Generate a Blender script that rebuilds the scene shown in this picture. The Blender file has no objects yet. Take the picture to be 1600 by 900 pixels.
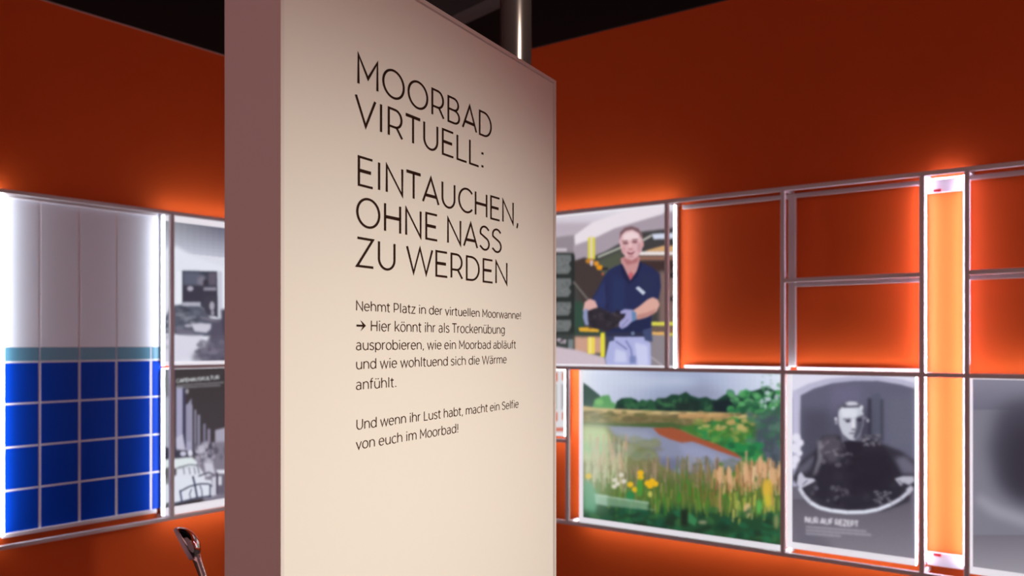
import bpy, bmesh, math, random
import numpy as np
from mathutils import Vector

random.seed(7)
RNG = np.random.default_rng(11)
scene = bpy.context.scene
COL = scene.collection

# ------------------------------------------------------------------ camera
EYE, FPX, HORIZON = 1.5, 1359.0, 537.0
cam_data = bpy.data.cameras.new('camera')
cam_data.sensor_width = 36.0
cam_data.lens = FPX / 1600.0 * 36.0
cam_data.shift_y = (HORIZON - 450.0) / 1600.0
cam_data.dof.use_dof = True
cam_data.dof.focus_distance = 1.72
cam_data.dof.aperture_fstop = 4.0
cam = bpy.data.objects.new('camera', cam_data)
cam.location = (0, 0, EYE)
cam.rotation_euler = (math.pi / 2, 0, 0)
COL.objects.link(cam)
scene.camera = cam

# ------------------------------------------------------------------ world, lamps, exposure
scene.view_settings.view_transform = 'Standard'
scene.view_settings.look = 'None'
scene.view_settings.gamma = 1.0
scene.view_settings.exposure = 0.0
scene.view_settings.use_curve_mapping = False
world = bpy.data.worlds.new('world')
scene.world = world
world.use_nodes = True
world.node_tree.nodes['Background'].inputs[0].default_value = (1.0, 0.47, 0.43, 1)
world.node_tree.nodes['Background'].inputs[1].default_value = 0.47


def spot(name, loc, target, power, color, angle, blend, radius):
    d = bpy.data.lights.new(name, 'SPOT')
    d.energy = power
    d.color = color
    d.spot_size = math.radians(angle)
    d.spot_blend = blend
    d.shadow_soft_size = radius
    o = bpy.data.objects.new(name, d)
    o.location = loc
    o.rotation_euler = (Vector(target) - Vector(loc)).to_track_quat('-Z', 'Y').to_euler()
    COL.objects.link(o)
    return o


# exhibition spotlight on the ceiling track, lighting the text panel
spot('panel_spotlight', (1.877, 0.504, 2.50), (0.062, 1.379, 0.256), 306, (1.0, 0.95, 0.80), 85, 1.0, 0.04)
# weak second spotlight of the track, seen as the streak on the steel pole
spot('pole_spotlight', (0.66, 1.15, 3.3), (0.01, 2.3, 2.37), 38, (1.0, 0.88, 0.74), 20, 1.0, 0.02)

LED_EDGE = 10.0       # side glow of the light boxes
LED_STRIP = 48.0      # bare LED strips in the bright column
LED_STRIP_SIDE = 12.0 # bare LED strips on the outer flanks


# ------------------------------------------------------------------ helpers: colour and materials
def lin(c):
    out = []
    for v in c:
        v = v / 255.0
        out.append(v / 12.92 if v <= 0.04045 else ((v + 0.055) / 1.055) ** 2.4)
    return tuple(out)


def material(name, base, rough=0.5, metal=0.0, spec=0.5, emit=None, strength=0.0, noise=None):
    m = bpy.data.materials.new(name)
    m.use_nodes = True
    nt = m.node_tree
    b = nt.nodes['Principled BSDF']
    b.inputs['Base Color'].default_value = (*base, 1)
    b.inputs['Roughness'].default_value = rough
    b.inputs['Metallic'].default_value = metal
    b.inputs['Specular IOR Level'].default_value = spec
    if emit is not None:
        b.inputs['Emission Color'].default_value = (*emit, 1)
        b.inputs['Emission Strength'].default_value = strength
    if noise:
        scale, amount, bump = noise
        tc = nt.nodes.new('ShaderNodeTexCoord')
        n = nt.nodes.new('ShaderNodeTexNoise')
        n.inputs['Scale'].default_value = scale
        n.inputs['Detail'].default_value = 4
        nt.links.new(tc.outputs['Object'], n.inputs['Vector'])
        mix = nt.nodes.new('ShaderNodeMixRGB')
        mix.inputs[1].default_value = (*[c * (1 - amount) for c in base], 1)
        mix.inputs[2].default_value = (*[min(1, c * (1 + amount)) for c in base], 1)
        nt.links.new(n.outputs['Fac'], mix.inputs[0])
        nt.links.new(mix.outputs[0], b.inputs['Base Color'])
        if bump:
            bp = nt.nodes.new('ShaderNodeBump')
            bp.inputs['Strength'].default_value = bump
            bp.inputs['Distance'].default_value = 0.002
            nt.links.new(n.outputs['Fac'], bp.inputs['Height'])
            nt.links.new(bp.outputs[0], b.inputs['Normal'])
    return m


def print_material(name, strength):
    """backlit print: the picture glows through the film"""
    m = bpy.data.materials.new(name)
    m.use_nodes = True
    nt = m.node_tree
    b = nt.nodes['Principled BSDF']
    b.inputs['Base Color'].default_value = (0.02, 0.02, 0.02, 1)
    b.inputs['Roughness'].default_value = 0.45
    b.inputs['Specular IOR Level'].default_value = 0.2
    a = nt.nodes.new('ShaderNodeAttribute')
    a.attribute_name = 'picture'
    nt.links.new(a.outputs['Color'], b.inputs['Emission Color'])
    b.inputs['Emission Strength'].default_value = strength
    return m


M = {}
M['orange'] = material('orange_wall_paint', (0.71, 0.101, 0.016), 0.6, spec=0.15, noise=(6, 0.03, 0.0))
M['black'] = material('black_ceiling', (0.004, 0.004, 0.004), 0.9, spec=0.05)
M['beam'] = material('dark_ceiling_steel', (0.06, 0.065, 0.068), 0.7, spec=0.2)
M['floor'] = material('dark_floor', (0.06, 0.045, 0.04), 0.6, noise=(12, 0.2, 0.1))
M['edge'] = material('pale_wall_edge', (0.55, 0.42, 0.38), 0.6)
M['tube'] = material('white_powder_coated_tube', (0.74, 0.72, 0.76), 0.45, spec=0.4)
M['side'] = material('panel_side_coating', (0.78, 0.76, 0.78), 0.5, spec=0.3)
M['profile'] = material('panel_aluminium_profile', (0.80, 0.76, 0.74), 0.4, spec=0.4)
M['fabric'] = material('stretched_white_fabric', (0.86, 0.84, 0.80), 0.85, spec=0.1, noise=(900, 0.015, 0.05))
M['ink_small'] = material('brown_print', (0.075, 0.036, 0.028), 0.7, spec=0.1)
M['ink'] = material('dark_brown_print', (0.030, 0.012, 0.007), 0.7, spec=0.1)
M['steel'] = material('brushed_steel', (0.60, 0.50, 0.48), 0.2, metal=0.88)
M['chrome'] = material('chrome', (0.80, 0.80, 0.84), 0.07, metal=1.0)
M['spray'] = material('grey_spray_face', (0.80, 0.78, 0.95), 0.5)
M['hose'] = material('dark_hose', (0.05, 0.04, 0.045), 0.35, metal=0.5)
M['glow'] = material('light_box_edge', (0.8, 0.8, 0.8), 0.5, emit=(0.93, 0.95, 1.0), strength=LED_EDGE)
M['rim'] = material('light_box_rim', (0.5, 0.5, 0.52), 0.5, emit=(0.93, 0.93, 1.0), strength=0.72)
M['led'] = material('led_strip', (0.8, 0.8, 0.8), 0.5, emit=(1.0, 0.86, 1.2), strength=LED_STRIP)
M['led_side'] = material('led_strip_dim', (0.8, 0.8, 0.8), 0.5, emit=(1.0, 0.86, 1.2), strength=LED_STRIP_SIDE)
M['led_low'] = material('led_strip_low', (0.8, 0.8, 0.8), 0.5, emit=(1.0, 0.86, 1.2), strength=5.0)
M['housing'] = material('light_box_housing', (0.82, 0.82, 0.84), 0.5)
M['back'] = material('light_box_back', (0.2, 0.2, 0.2), 0.6)
M['red'] = material('red_connector', (0.55, 0.02, 0.03), 0.5)
M['tile_white'] = material('white_tile_glaze', (0.74, 0.80, 0.90), 0.35, spec=0.4)
M['tile_blue'] = material('blue_tile_glaze', (0.002, 0.048, 0.46), 0.35, spec=0.06)
M['tile_teal'] = material('teal_tile_glaze', (0.09, 0.26, 0.38), 0.3, spec=0.4)
M['grout'] = material('white_grout', (0.78, 0.78, 0.84), 0.7)


# ------------------------------------------------------------------ helpers: objects
def link(o, parent=None):
    COL.objects.link(o)
    if parent:
        o.parent = parent
    return o


def mesh_object(name, verts, faces, mats, parent=None, mat_idx=None, smooth=False, origin=None):
    off = Vector(origin) if origin is not None else (Vector(parent.location) if parent else Vector((0, 0, 0)))
    if parent is not None and parent.parent is not None:
        off = off + Vector(parent.parent.location)
    me = bpy.data.meshes.new(name)
    me.from_pydata([tuple(Vector(v) - off) for v in verts], [], faces)
    for m in (mats if isinstance(mats, (list, tuple)) else [mats]):
        me.materials.append(m)
    if mat_idx is not None:
        me.polygons.foreach_set('material_index', mat_idx)
    if smooth:
        me.polygons.foreach_set('use_smooth', [True] * len(me.polygons))
    bm = bmesh.new(); bm.from_mesh(me)
    if len(bm.verts) < 20000:
        bmesh.ops.recalc_face_normals(bm, faces=bm.faces)
    bm.to_mesh(me); bm.free()
    me.update()
    o = bpy.data.objects.new(name, me)
    if parent is None:
        o.location = off
    return link(o, parent)


def thing(name, label, cat, loc, group=None):
    o = bpy.data.objects.new(name, None)
    o.empty_display_size = 0.1
    o.location = loc
    return tag(link(o), label, cat, group)


def tag(o, label, cat, group=None):
    o['label'] = label
    o['category'] = cat
    if group:
        o['group'] = group
    return o


def structure(o):
    o['kind'] = 'structure'
    return o


BOX_F = [(0, 1, 2, 3), (7, 6, 5, 4), (0, 4, 5, 1), (1, 5, 6, 2), (2, 6, 7, 3), (3, 7, 4, 0)]


class Plane:
    """an upright plane: n points away from the viewer's side into it, m runs to the right along it"""
    def __init__(self, n, m, dist):
        self.n, self.m, self.d = Vector((*n, 0)), Vector((*m, 0)), dist

    def p(self, s, h, o=0.0):
        v = self.n * (self.d - o) + self.m * s
        return (v.x, v.y, h)

    def at(self, px, py, o=0.0):
        r = (px - 800.0) / FPX
        dd = self.d - o
        z = dd / (self.n.x * r + self.n.y)
        return self.m.x * r * z + self.m.y * z, EYE + (HORIZON - py) / FPX * z

    def s(self, px, o=0.0):
        return self.at(px, HORIZON, o)[0]

    def h(self, px, py, o=0.0):
        return self.at(px, py, o)[1]

    def box(self, s0, s1, h0, h1, o0, o1):
        """o0 = nearer the wall, o1 = nearer the room; front face is BOX_F[0]"""
        v = [self.p(s0, h0, o1), self.p(s1, h0, o1), self.p(s1, h1, o1), self.p(s0, h1, o1),
             self.p(s0, h0, o0), self.p(s1, h0, o0), self.p(s1, h1, o0), self.p(s0, h1, o0)]
        return v, list(BOX_F)


def join(parts):
    V, F = [], []
    for v, f in parts:
        k = len(V)
        V += v
        F += [tuple(i + k for i in q) for q in f]
    return V, F


def bevel(o, w, seg=2):
    b = o.modifiers.new('bevel', 'BEVEL')
    b.width = w
    b.segments = seg
    b.limit_method = 'ANGLE'
    return o


def tube(points, radii, seg=20, caps=True):
    """swept round section along points with radius per point"""
    pts = [Vector(p) for p in points]
    V, F = [], []
    ref = Vector((0.3, 0.9, 0.2)).normalized()
    for i, p in enumerate(pts):
        t = (pts[min(i + 1, len(pts) - 1)] - pts[max(i - 1, 0)]).normalized()
        a = t.cross(ref)
        if a.length < 1e-4:
            a = t.cross(Vector((1, 0, 0)))
        a.normalize()
        b = t.cross(a).normalized()
        for k in range(seg):
            w = 2 * math.pi * k / seg
            V.append(tuple(p + (a * math.cos(w) + b * math.sin(w)) * radii[i]))
    for i in range(len(pts) - 1):
        for k in range(seg):
            k2 = (k + 1) % seg
            F.append((i * seg + k, i * seg + k2, (i + 1) * seg + k2, (i + 1) * seg + k))
    if caps:
        F.append(tuple(range(seg))[::-1])
        F.append(tuple((len(pts) - 1) * seg + k for k in range(seg)))
    return V, F


RW = Plane((0.6, 0.8), (0.8, -0.6), 4.085)        # right orange wall
LW = Plane((-0.8, 0.6), (0.6, 0.8), 4.446)        # left orange wall
PN = Plane((-0.8797, 0.4757), (0.4757, 0.8797), 0.9304)   # front of the text panel

# ------------------------------------------------------------------ the room
WALL_TOP = 3.20
CEIL = 3.75
corner_s_r = RW.m.dot(Vector((-1.1058, 5.935, 0)))
corner_s_l = LW.m.dot(Vector((-1.1058, 5.935, 0)))


def slab_wall(name, pl, s0, s1):
    v, f = pl.box(s0, s1, 0, WALL_TOP, -0.12, 0)
    return structure(mesh_object(name, v, f, M['orange']))


slab_wall('wall_right', RW, corner_s_r, 3.2)
slab_wall('wall_left', LW, -1.2, corner_s_l + 0.12)
v, f = LW.box(-1.2, corner_s_l, WALL_TOP, WALL_TOP + 0.006, -0.10, 0.002)
structure(mesh_object('trim_1', v, f, M['edge']))
v, f = RW.box(corner_s_r, 3.2, WALL_TOP, WALL_TOP + 0.006, -0.10, 0.002)
structure(mesh_object('trim_2', v, f, M['beam']))
v = [(-6, -2, 0), (5, -2, 0), (5, 8, 0), (-6, 8, 0)]
v = v + [(x, y, -0.1) for x, y, z in v]
structure(mesh_object('floor', v, list(BOX_F), M['floor']))
v = [(-6, -2, CEIL), (5, -2, CEIL), (5, 8, CEIL), (-6, 8, CEIL)]
v = v + [(x, y, CEIL + 0.1) for x, y, z in v]
structure(mesh_object('ceiling', v, list(BOX_F), M['black']))


def beam(x0, y0, x1, y1, z0, z1, w):
    d = Vector((x1 - x0, y1 - y0, 0)).normalized()
    a = Vector((-d.y, d.x, 0)) * w / 2
    base = [Vector((x0, y0, 0)) - a, Vector((x1, y1, 0)) - a, Vector((x1, y1, 0)) + a, Vector((x0, y0, 0)) + a]
    v = [(p.x, p.y, z0) for p in base] + [(p.x, p.y, z1) for p in base]
    return structure(mesh_object('ceiling_beam', v, list(BOX_F), M['beam']))


beam(-3.5, 3.35, 3.2, 4.3, 3.52, 3.75, 0.16)
beam(-2.1, 7.5, 0.6, 4.34, 3.52, 3.75, 0.14)

# ------------------------------------------------------------------ stroke lettering
XH = 0.74


def arc(cx, cy, rx, ry, a0, a1, n=14):
    return [(cx + rx * math.cos(math.radians(a0 + (a1 - a0) * i / n)),
             cy + ry * math.sin(math.radians(a0 + (a1 - a0) * i / n))) for i in range(n + 1)]


def dot(x, y, r=0.052):
    return [(x, y - r * 0.9), (x, y + r * 0.9)]


def bowl(cx, w, a=0, b=360):
    return arc(cx, XH / 2, w, XH / 2, a, b, 24)


G = {
    ' ': (0.30, []),
    'M': (1.02, [[(.11, 0), (.11, 1), (.51, .30), (.91, 1), (.91, 0)]]),
    'O': (1.10, [arc(.55, .5, .47, .5, 0, 360, 36)]),
    'R': (.80, [[(.11, 0), (.11, 1), (.40, 1)] + arc(.40, .675, .29, .325, 90, -90) + [(.11, .35)], [(.46, .36), (.72, 0)]]),
    'B': (.84, [[(.11, .52), (.42, .52)] + arc(.44, .26, .29, .26, 90, -90) + [(.11, 0), (.11, 1), (.40, 1)] + arc(.42, .76, .25, .24, 90, -90)]),
    'A': (.88, [[(.03, 0), (.44, 1), (.85, 0)], [(.15, .28), (.73, .28)]]),
    'D': (.94, [[(.11, 0), (.11, 1), (.38, 1)] + arc(.38, .5, .46, .5, 90, -90, 22) + [(.11, 0)]]),
    'V': (.84, [[(.02, 1), (.42, 0), (.82, 1)]]),
    'I': (.32, [[(.16, 0), (.16, 1)]]),
    'T': (.74, [[(.02, 1), (.72, 1)], [(.37, 1), (.37, 0)]]),
    'U': (.90, [[(.11, 1), (.11, .38)] + arc(.45, .38, .34, .38, 180, 360, 20) + [(.79, 1)]]),
    'E': (.74, [[(.68, 1), (.11, 1), (.11, 0), (.69, 0)], [(.11, .52), (.62, .52)]]),
    'L': (.66, [[(.11, 1), (.11, 0), (.64, 0)]]),
    'N': (.94, [[(.11, 0), (.11, 1), (.83, 0), (.83, 1)]]),
    'C': (.90, [arc(.53, .5, .45, .5, 42, 318, 26)]),
    'H': (.92, [[(.11, 0), (.11, 1)], [(.81, 0), (.81, 1)], [(.11, .52), (.81, .52)]]),
    'S': (.74, [[(.64, .86)] + arc(.37, .75, .27, .25, 45, 200, 12) + arc(.38, .25, .28, .26, 62, -140, 14) + [(.07, .14)]]),
    'Z': (.78, [[(.07, 1), (.70, 1), (.06, 0), (.72, 0)]]),
    'W': (1.30, [[(.03, 1), (.34, 0), (.65, 1), (.96, 0), (1.27, 1)]]),
    'P': (.78, [[(.11, 0), (.11, 1), (.40, 1)] + arc(.40, .67, .30, .33, 90, -90) + [(.11, .34)]]),
    'F': (.70, [[(.66, 1), (.11, 1), (.11, 0)], [(.11, .48), (.60, .48)]]),
    'G': (.96, [arc(.53, .5, .45, .5, 42, 330, 26) + [(.92, .48), (.60, .48)]]),
    'K': (.82, [[(.11, 0), (.11, 1)], [(.74, 1), (.11, .36)], [(.32, .56), (.78, 0)]]),
    ':': (.30, [dot(.15, .06), dot(.15, .62)]),
    '.': (.28, [dot(.14, .05)]),
    ',': (.28, [[(.15, .09), (.15, .0), (.10, -.15)]]),
    '!': (.32, [dot(.16, .05), [(.16, .28), (.16, 1)]]),
    'a': (.72, [[(.12, .66)] + arc(.34, .50, .25, .24, 120, 0, 10) + [(.59, 0)],
                [(.59, .42), (.30, .42)] + arc(.30, .21, .21, .21, 90, 270, 12) + arc(.36, .25, .23, .25, 270, 355, 6)]),
    'b': (.80, [[(.10, 0), (.10, 1.06)], arc(.42, .37, .32, .37, 0, 360, 24)]),
    'c': (.66, [arc(.40, .37, .33, .37, 48, 312, 20)]),
    'd': (.80, [[(.70, 0), (.70, 1.06)], arc(.38, .37, .32, .37, 0, 360, 24)]),
    'e': (.74, [[(.06, .39), (.68, .39)] + arc(.37, .37, .31, .37, 4, 318, 24)]),
    'f': (.42, [[(.16, 0), (.16, .84)] + arc(.34, .84, .18, .22, 180, 75, 8), [(.02, XH), (.36, XH)]]),
    'g': (.80, [arc(.38, .38, .32, .36, 0, 360, 24), [(.70, XH), (.70, .02)] + arc(.40, .02, .30, .28, 0, -140, 12)]),
    'h': (.78, [[(.10, 0), (.10, 1.06)], [(.10, .42)] + arc(.39, .42, .29, .32, 180, 0, 16) + [(.68, 0)]]),
    'i': (.28, [[(.14, 0), (.14, XH)], dot(.14, .98)]),
    'k': (.70, [[(.10, 0), (.10, 1.06)], [(.62, XH), (.10, .25)], [(.28, .42), (.66, 0)]]),
    'l': (.28, [[(.14, 0), (.14, 1.06)]]),
    'm': (1.20, [[(.10, 0), (.10, XH)], [(.10, .42)] + arc(.355, .44, .255, .30, 180, 0, 14) + [(.61, 0)],
                 [(.61, .42)] + arc(.865, .44, .255, .30, 180, 0, 14) + [(1.12, 0)]]),
    'n': (.78, [[(.10, 0), (.10, XH)], [(.10, .42)] + arc(.39, .42, .29, .32, 180, 0, 16) + [(.68, 0)]]),
    'o': (.76, [arc(.38, .37, .32, .37, 0, 360, 24)]),
    'p': (.80, [[(.10, -.26), (.10, XH)], arc(.42, .37, .32, .37, 0, 360, 24)]),
    'r': (.46, [[(.10, 0), (.10, XH)], [(.10, .40)] + arc(.38, .40, .28, .33, 180, 95, 8) + [(.42, .73)]]),
    's': (.60, [[(.53, .64)] + arc(.30, .555, .22, .185, 50, 200, 10) + arc(.31, .18, .22, .185, 62, -140, 12) + [(.06, .10)]]),
    't': (.46, [[(.18, .96), (.18, .18)] + arc(.34, .18, .16, .18, 180, 290, 8), [(.02, XH), (.40, XH)]]),
    'u': (.78, [[(.68, 0), (.68, XH)], [(.10, XH), (.10, .32)] + arc(.39, .32, .29, .32, 180, 360, 16)]),
    'v': (.66, [[(.03, XH), (.33, 0), (.63, XH)]]),
    'w': (1.04, [[(.03, XH), (.27, 0), (.52, XH), (.77, 0), (1.01, XH)]]),
    'z': (.64, [[(.06, XH), (.56, XH), (.05, 0), (.58, 0)]]),
}
for base, um in (('a', 'ä'), ('o', 'ö'), ('u', 'ü')):
    adv, st = G[base]
    G[um] = (adv, st + [dot(adv * .5 - .14, .97), dot(adv * .5 + .14, .97)])


TRACK = 0.07


def layout(text):
    x, strokes = 0.0, []
    for ch in text:
        adv, st = G[ch]
        for s in st:
            strokes.append([(x + a, b) for a, b in s])
        x += adv + TRACK
    xs = [p[0] for s in strokes for p in s]
    return strokes, min(xs), max(xs)


def ribbon(pts, w):
    """flat strip of width w along a polyline, mitred"""
    q = [pts[0]]
    for p in pts[1:]:
        if math.hypot(p[0] - q[-1][0], p[1] - q[-1][1]) > 1e-6:
            q.append(p)
    closed = len(q) > 3 and math.hypot(q[0][0] - q[-1][0], q[0][1] - q[-1][1]) < w * 0.05
    if closed:
        q = q[:-1]
    n = len(q)
    V, F = [], []
    for i in range(n):
        a = q[i - 1] if (closed or i) else None
        b = q[(i + 1) % n] if (closed or i < n - 1) else None
        c = q[i]
        dirs = []
        for u, t in ((a, c), (c, b)):
            if u is not None and t is not None:
                L = math.hypot(t[0] - u[0], t[1] - u[1])
                dirs.append(((t[0] - u[0]) / L, (t[1] - u[1]) / L))
        if len(dirs) == 2:
            nx, ny = -(dirs[0][1] + dirs[1][1]), dirs[0][0] + dirs[1][0]
            L = math.hypot(nx, ny)
            if L < 1e-3:
                nx, ny, k = -dirs[0][1], dirs[0][0], 1
            else:
                nx, ny = nx / L, ny / L
                k = 1 / max(0.38, nx * -dirs[0][1] + ny * dirs[0][0])
        else:
            nx, ny, k = -dirs[0][1], dirs[0][0], 1
        V += [(c[0] + nx * w / 2 * k, c[1] + ny * w / 2 * k), (c[0] - nx * w / 2 * k, c[1] - ny * w / 2 * k)]
    for i in range(n if closed else n - 1):
        j = (i + 1) % n
        F.append((2 * i, 2 * i + 1, 2 * j + 1, 2 * j))
    return V, F


STRESS = 1.5          # upright strokes are this much heavier than level ones


def text_line(text, s0, s1, h, cap, weight):
    """letters of one line in panel coordinates, fitted between s0 and s1"""
    strokes, a, b = layout(text)
    k = (s1 - s0) / (b - a)
    out = []
    for st in strokes:
        pts = [(s0 + (x - a) * k, h + y * cap) for x, y in st]
        dotty = len(st) == 2 and abs(st[0][1] - st[1][1]) < 0.12
        V, F = ribbon([(x / STRESS, y) for x, y in pts], weight * (1.4 if dotty else 1))
        out.append(([(x * STRESS, y) for x, y in V], F))
    return out


# ------------------------------------------------------------------ picture painter (numpy canvas -> print colours)
class Canvas:
    def __init__(self, pl, o, s0, s1, h0, h1, base, pitch=0.003):
        self.pl, self.o = pl, o
        self.s0, self.s1, self.h0, self.h1 = s0, s1, h0, h1
        self.nx = max(8, int(round((s1 - s0) / pitch))) + 1
        self.ny = max(8, int(round((h1 - h0) / pitch))) + 1
        self.a = np.ones((self.ny, self.nx, 3)) * np.array(base, float)

    def g(self, pts):
        out = []
        for x, y in pts:
            s, h = self.pl.at(x, y, self.o)
            out.append(((s - self.s0) / (self.s1 - self.s0) * (self.nx - 1), (h - self.h0) / (self.h1 - self.h0) * (self.ny - 1)))
        return np.array(out)

    def _apply(self, q, soft, color, alpha, fn):
        pad = int(3 * soft + 3)
        x0, x1 = int(max(0, q[:, 0].min() - pad)), int(min(self.nx, q[:, 0].max() + pad + 1))
        y0, y1 = int(max(0, q[:, 1].min() - pad)), int(min(self.ny, q[:, 1].max() + pad + 1))
        if x1 <= x0 or y1 <= y0:
            return
        # padded window so that blur at the canvas border behaves
        X, Y = np.meshgrid(np.arange(x0 - pad, x1 + pad), np.arange(y0 - pad, y1 + pad))
        m = np.zeros(X.shape)
        for dx, dy in ((-.25, -.25), (.25, -.25), (-.25, .25), (.25, .25)):
            m += fn(X + dx, Y + dy) * 0.25
        if soft > 0.2:
            r = max(1, int(3 * soft))
            k = np.exp(-0.5 * (np.arange(-r, r + 1) / soft) ** 2)
            k /= k.sum()
            m = np.apply_along_axis(lambda v: np.convolve(v, k, 'same'), 0, m)
            m = np.apply_along_axis(lambda v: np.convolve(v, k, 'same'), 1, m)
        m = m[pad:pad + (y1 - y0), pad:pad + (x1 - x0), None] * alpha
        self.a[y0:y1, x0:x1] = self.a[y0:y1, x0:x1] * (1 - m) + np.array(color, float) * m

    def poly(self, pts, color, soft=0.8, alpha=1.0):
        q = self.g(pts)

        def fn(X, Y):
            ins = np.zeros(X.shape, bool)
            n = len(q)
            for i in range(n):
                x1, y1 = q[i]
                x2, y2 = q[(i + 1) % n]
                if y1 == y2:
                    continue
                c = ((Y < y1) != (Y < y2)) & (X < (x2 - x1) * (Y - y1) / (y2 - y1) + x1)
                ins ^= c
            return ins.astype(float)
        self._apply(q, soft, color, alpha, fn)

    def rect(self, x0, y0, x1, y1, color, soft=0.8, alpha=1.0):
        self.poly([(x0, y0), (x1, y0), (x1, y1), (x0, y1)], color, soft, alpha)

    def ell(self, cx, cy, rx, ry, color, soft=0.8, alpha=1.0, rot=0):
        c, s = math.cos(math.radians(rot)), math.sin(math.radians(rot))
        pts = [(cx + rx * math.cos(t) * c - ry * math.sin(t) * s, cy + rx * math.cos(t) * s + ry * math.sin(t) * c)
               for t in np.linspace(0, 2 * math.pi, 25)[:-1]]
        self.poly(pts, color, soft, alpha)

    def line(self, pts, w, color, soft=0.6, alpha=1.0):
        for (x0, y0), (x1, y1) in zip(pts[:-1], pts[1:]):
            L = math.hypot(x1 - x0, y1 - y0) or 1
            nx, ny = -(y1 - y0) / L * w / 2, (x1 - x0) / L * w / 2
            self.poly([(x0 + nx, y0 + ny), (x1 + nx, y1 + ny), (x1 - nx, y1 - ny), (x0 - nx, y0 - ny)], color, soft, alpha)

    def vgrad(self, x0, y0, x1, y1, c0, c1, n=24):
        for i in range(n):
            t = (i + .5) / n
            c = [c0[k] + (c1[k] - c0[k]) * t for k in range(3)]
            self.rect(x0, y0 + (y1 - y0) * i / n - .3, x1, y0 + (y1 - y0) * (i + 1) / n + .3, c, 0.3)

    def text(self, text, x0, y0, x1, y1, cap, color, w=1.6, soft=0.6):
        """lettering from (x0,y0) to (x1,y1) baseline, cap height in the same units"""
        strokes, a, b = layout(text)
        for st in strokes:
            pts = []
            for x, y in st:
                t = (x - a) / (b - a)
                pts.append((x0 + (x1 - x0) * t, y0 + (y1 - y0) * t - y * cap))
            self.line(pts, w, color, soft)

    def blur(self, s):
        r = max(1, int(3 * s))
        k = np.exp(-0.5 * (np.arange(-r, r + 1) / s) ** 2)
        k /= k.sum()
        p = np.pad(self.a, ((r, r), (r, r), (0, 0)), 'edge')
        p = np.apply_along_axis(lambda v: np.convolve(v, k, 'valid'), 0, p)
        self.a = np.apply_along_axis(lambda v: np.convolve(v, k, 'valid'), 1, p)

    def noise(self, amt, cells=60):
        n = RNG.normal(0, amt, (self.ny, self.nx, 1))
        self.a = self.a + n

    def mesh(self, name, mat, parent, o):
        nx, ny = self.nx, self.ny
        off = Vector(parent.location)
        ss = np.linspace(self.s0, self.s1, nx)
        hh = np.linspace(self.h0, self.h1, ny)
        S, H = np.meshgrid(ss, hh)
        n, m = self.pl.n, self.pl.m
        d = self.pl.d - o
        co = np.stack([n.x * d + m.x * S - off.x, n.y * d + m.y * S - off.y, H - off.z], -1).reshape(-1, 3)
        idx = np.arange(nx * ny).reshape(ny, nx)
        q = np.stack([idx[:-1, :-1], idx[:-1, 1:], idx[1:, 1:], idx[1:, :-1]], -1).reshape(-1, 4)
        me = bpy.data.meshes.new(name)
        me.vertices.add(nx * ny)
        me.vertices.foreach_set('co', co.ravel())
        me.loops.add(q.size)
        me.loops.foreach_set('vertex_index', q.ravel())
        me.polygons.add(len(q))
        me.polygons.foreach_set('loop_start', np.arange(len(q)) * 4)
        me.polygons.foreach_set('loop_total', np.full(len(q), 4))
        me.update(calc_edges=True)
        me.validate()
        c = np.clip(self.a, 0, 255) / 255.0
        c = np.where(c <= 0.04045, c / 12.92, ((c + 0.055) / 1.055) ** 2.4)
        att = me.color_attributes.new('picture', 'FLOAT_COLOR', 'POINT')
        att.data.foreach_set('color', np.concatenate([c, np.ones((ny, nx, 1))], -1).ravel())
        me.materials.append(mat)
        ob = bpy.data.objects.new(name, me)
        return link(ob, parent)


def light_box(label, pl, corners, o_front, depth, border, painter, base, strength=0.95, glow=None, group='backlit photographs on the display frames'):
    """corners: left px, right px, and heights h0 < h1; border = (left, right, bottom, top) in metres"""
    s0, s1, h0, h1 = corners
    base_pt = pl.p((s0 + s1) / 2, h0, o_front)
    t = thing('light_box', label, 'light box', base_pt, group)
    lip = min(0.026, depth * 0.75)
    v, f = pl.box(s0, s1, h0, h1, o_front - depth, o_front - lip)
    mesh_object('housing', v, f, M['housing'], t)
    g = M['glow'] if glow is None else material('light_box_edge', (0.8, 0.8, 0.8), 0.5, emit=(0.93, 0.95, 1.0), strength=glow)
    v, f = pl.box(s0, s1, h0, h1, o_front - lip, o_front)
    mesh_object('light_frame', v, f, [g, M['rim'], M['back']], t, mat_idx=[1, 2, 0, 0, 0, 0])
    bl, br, bb, bt = border
    c = Canvas(pl, o_front, s0 + bl, s1 - br, h0 + bb, h1 - bt, base)
    painter(c)
    c.mesh('print', print_material('backlit_print', strength), t, o_front + 0.0015)
    return t


# ------------------------------------------------------------------ the pictures on the light boxes
def speckle(c, n, x0, y0, x1, y1, colors, rx, ry, alpha=0.8, soft=0.5, rot=0):
    for _ in range(n):
        k = colors[random.randrange(len(colors))]
        c.ell(random.uniform(x0, x1), random.uniform(y0, y1), rx * random.uniform(.5, 1.4), ry * random.uniform(.5, 1.4), k, soft, alpha, random.uniform(-rot, rot))


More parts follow.
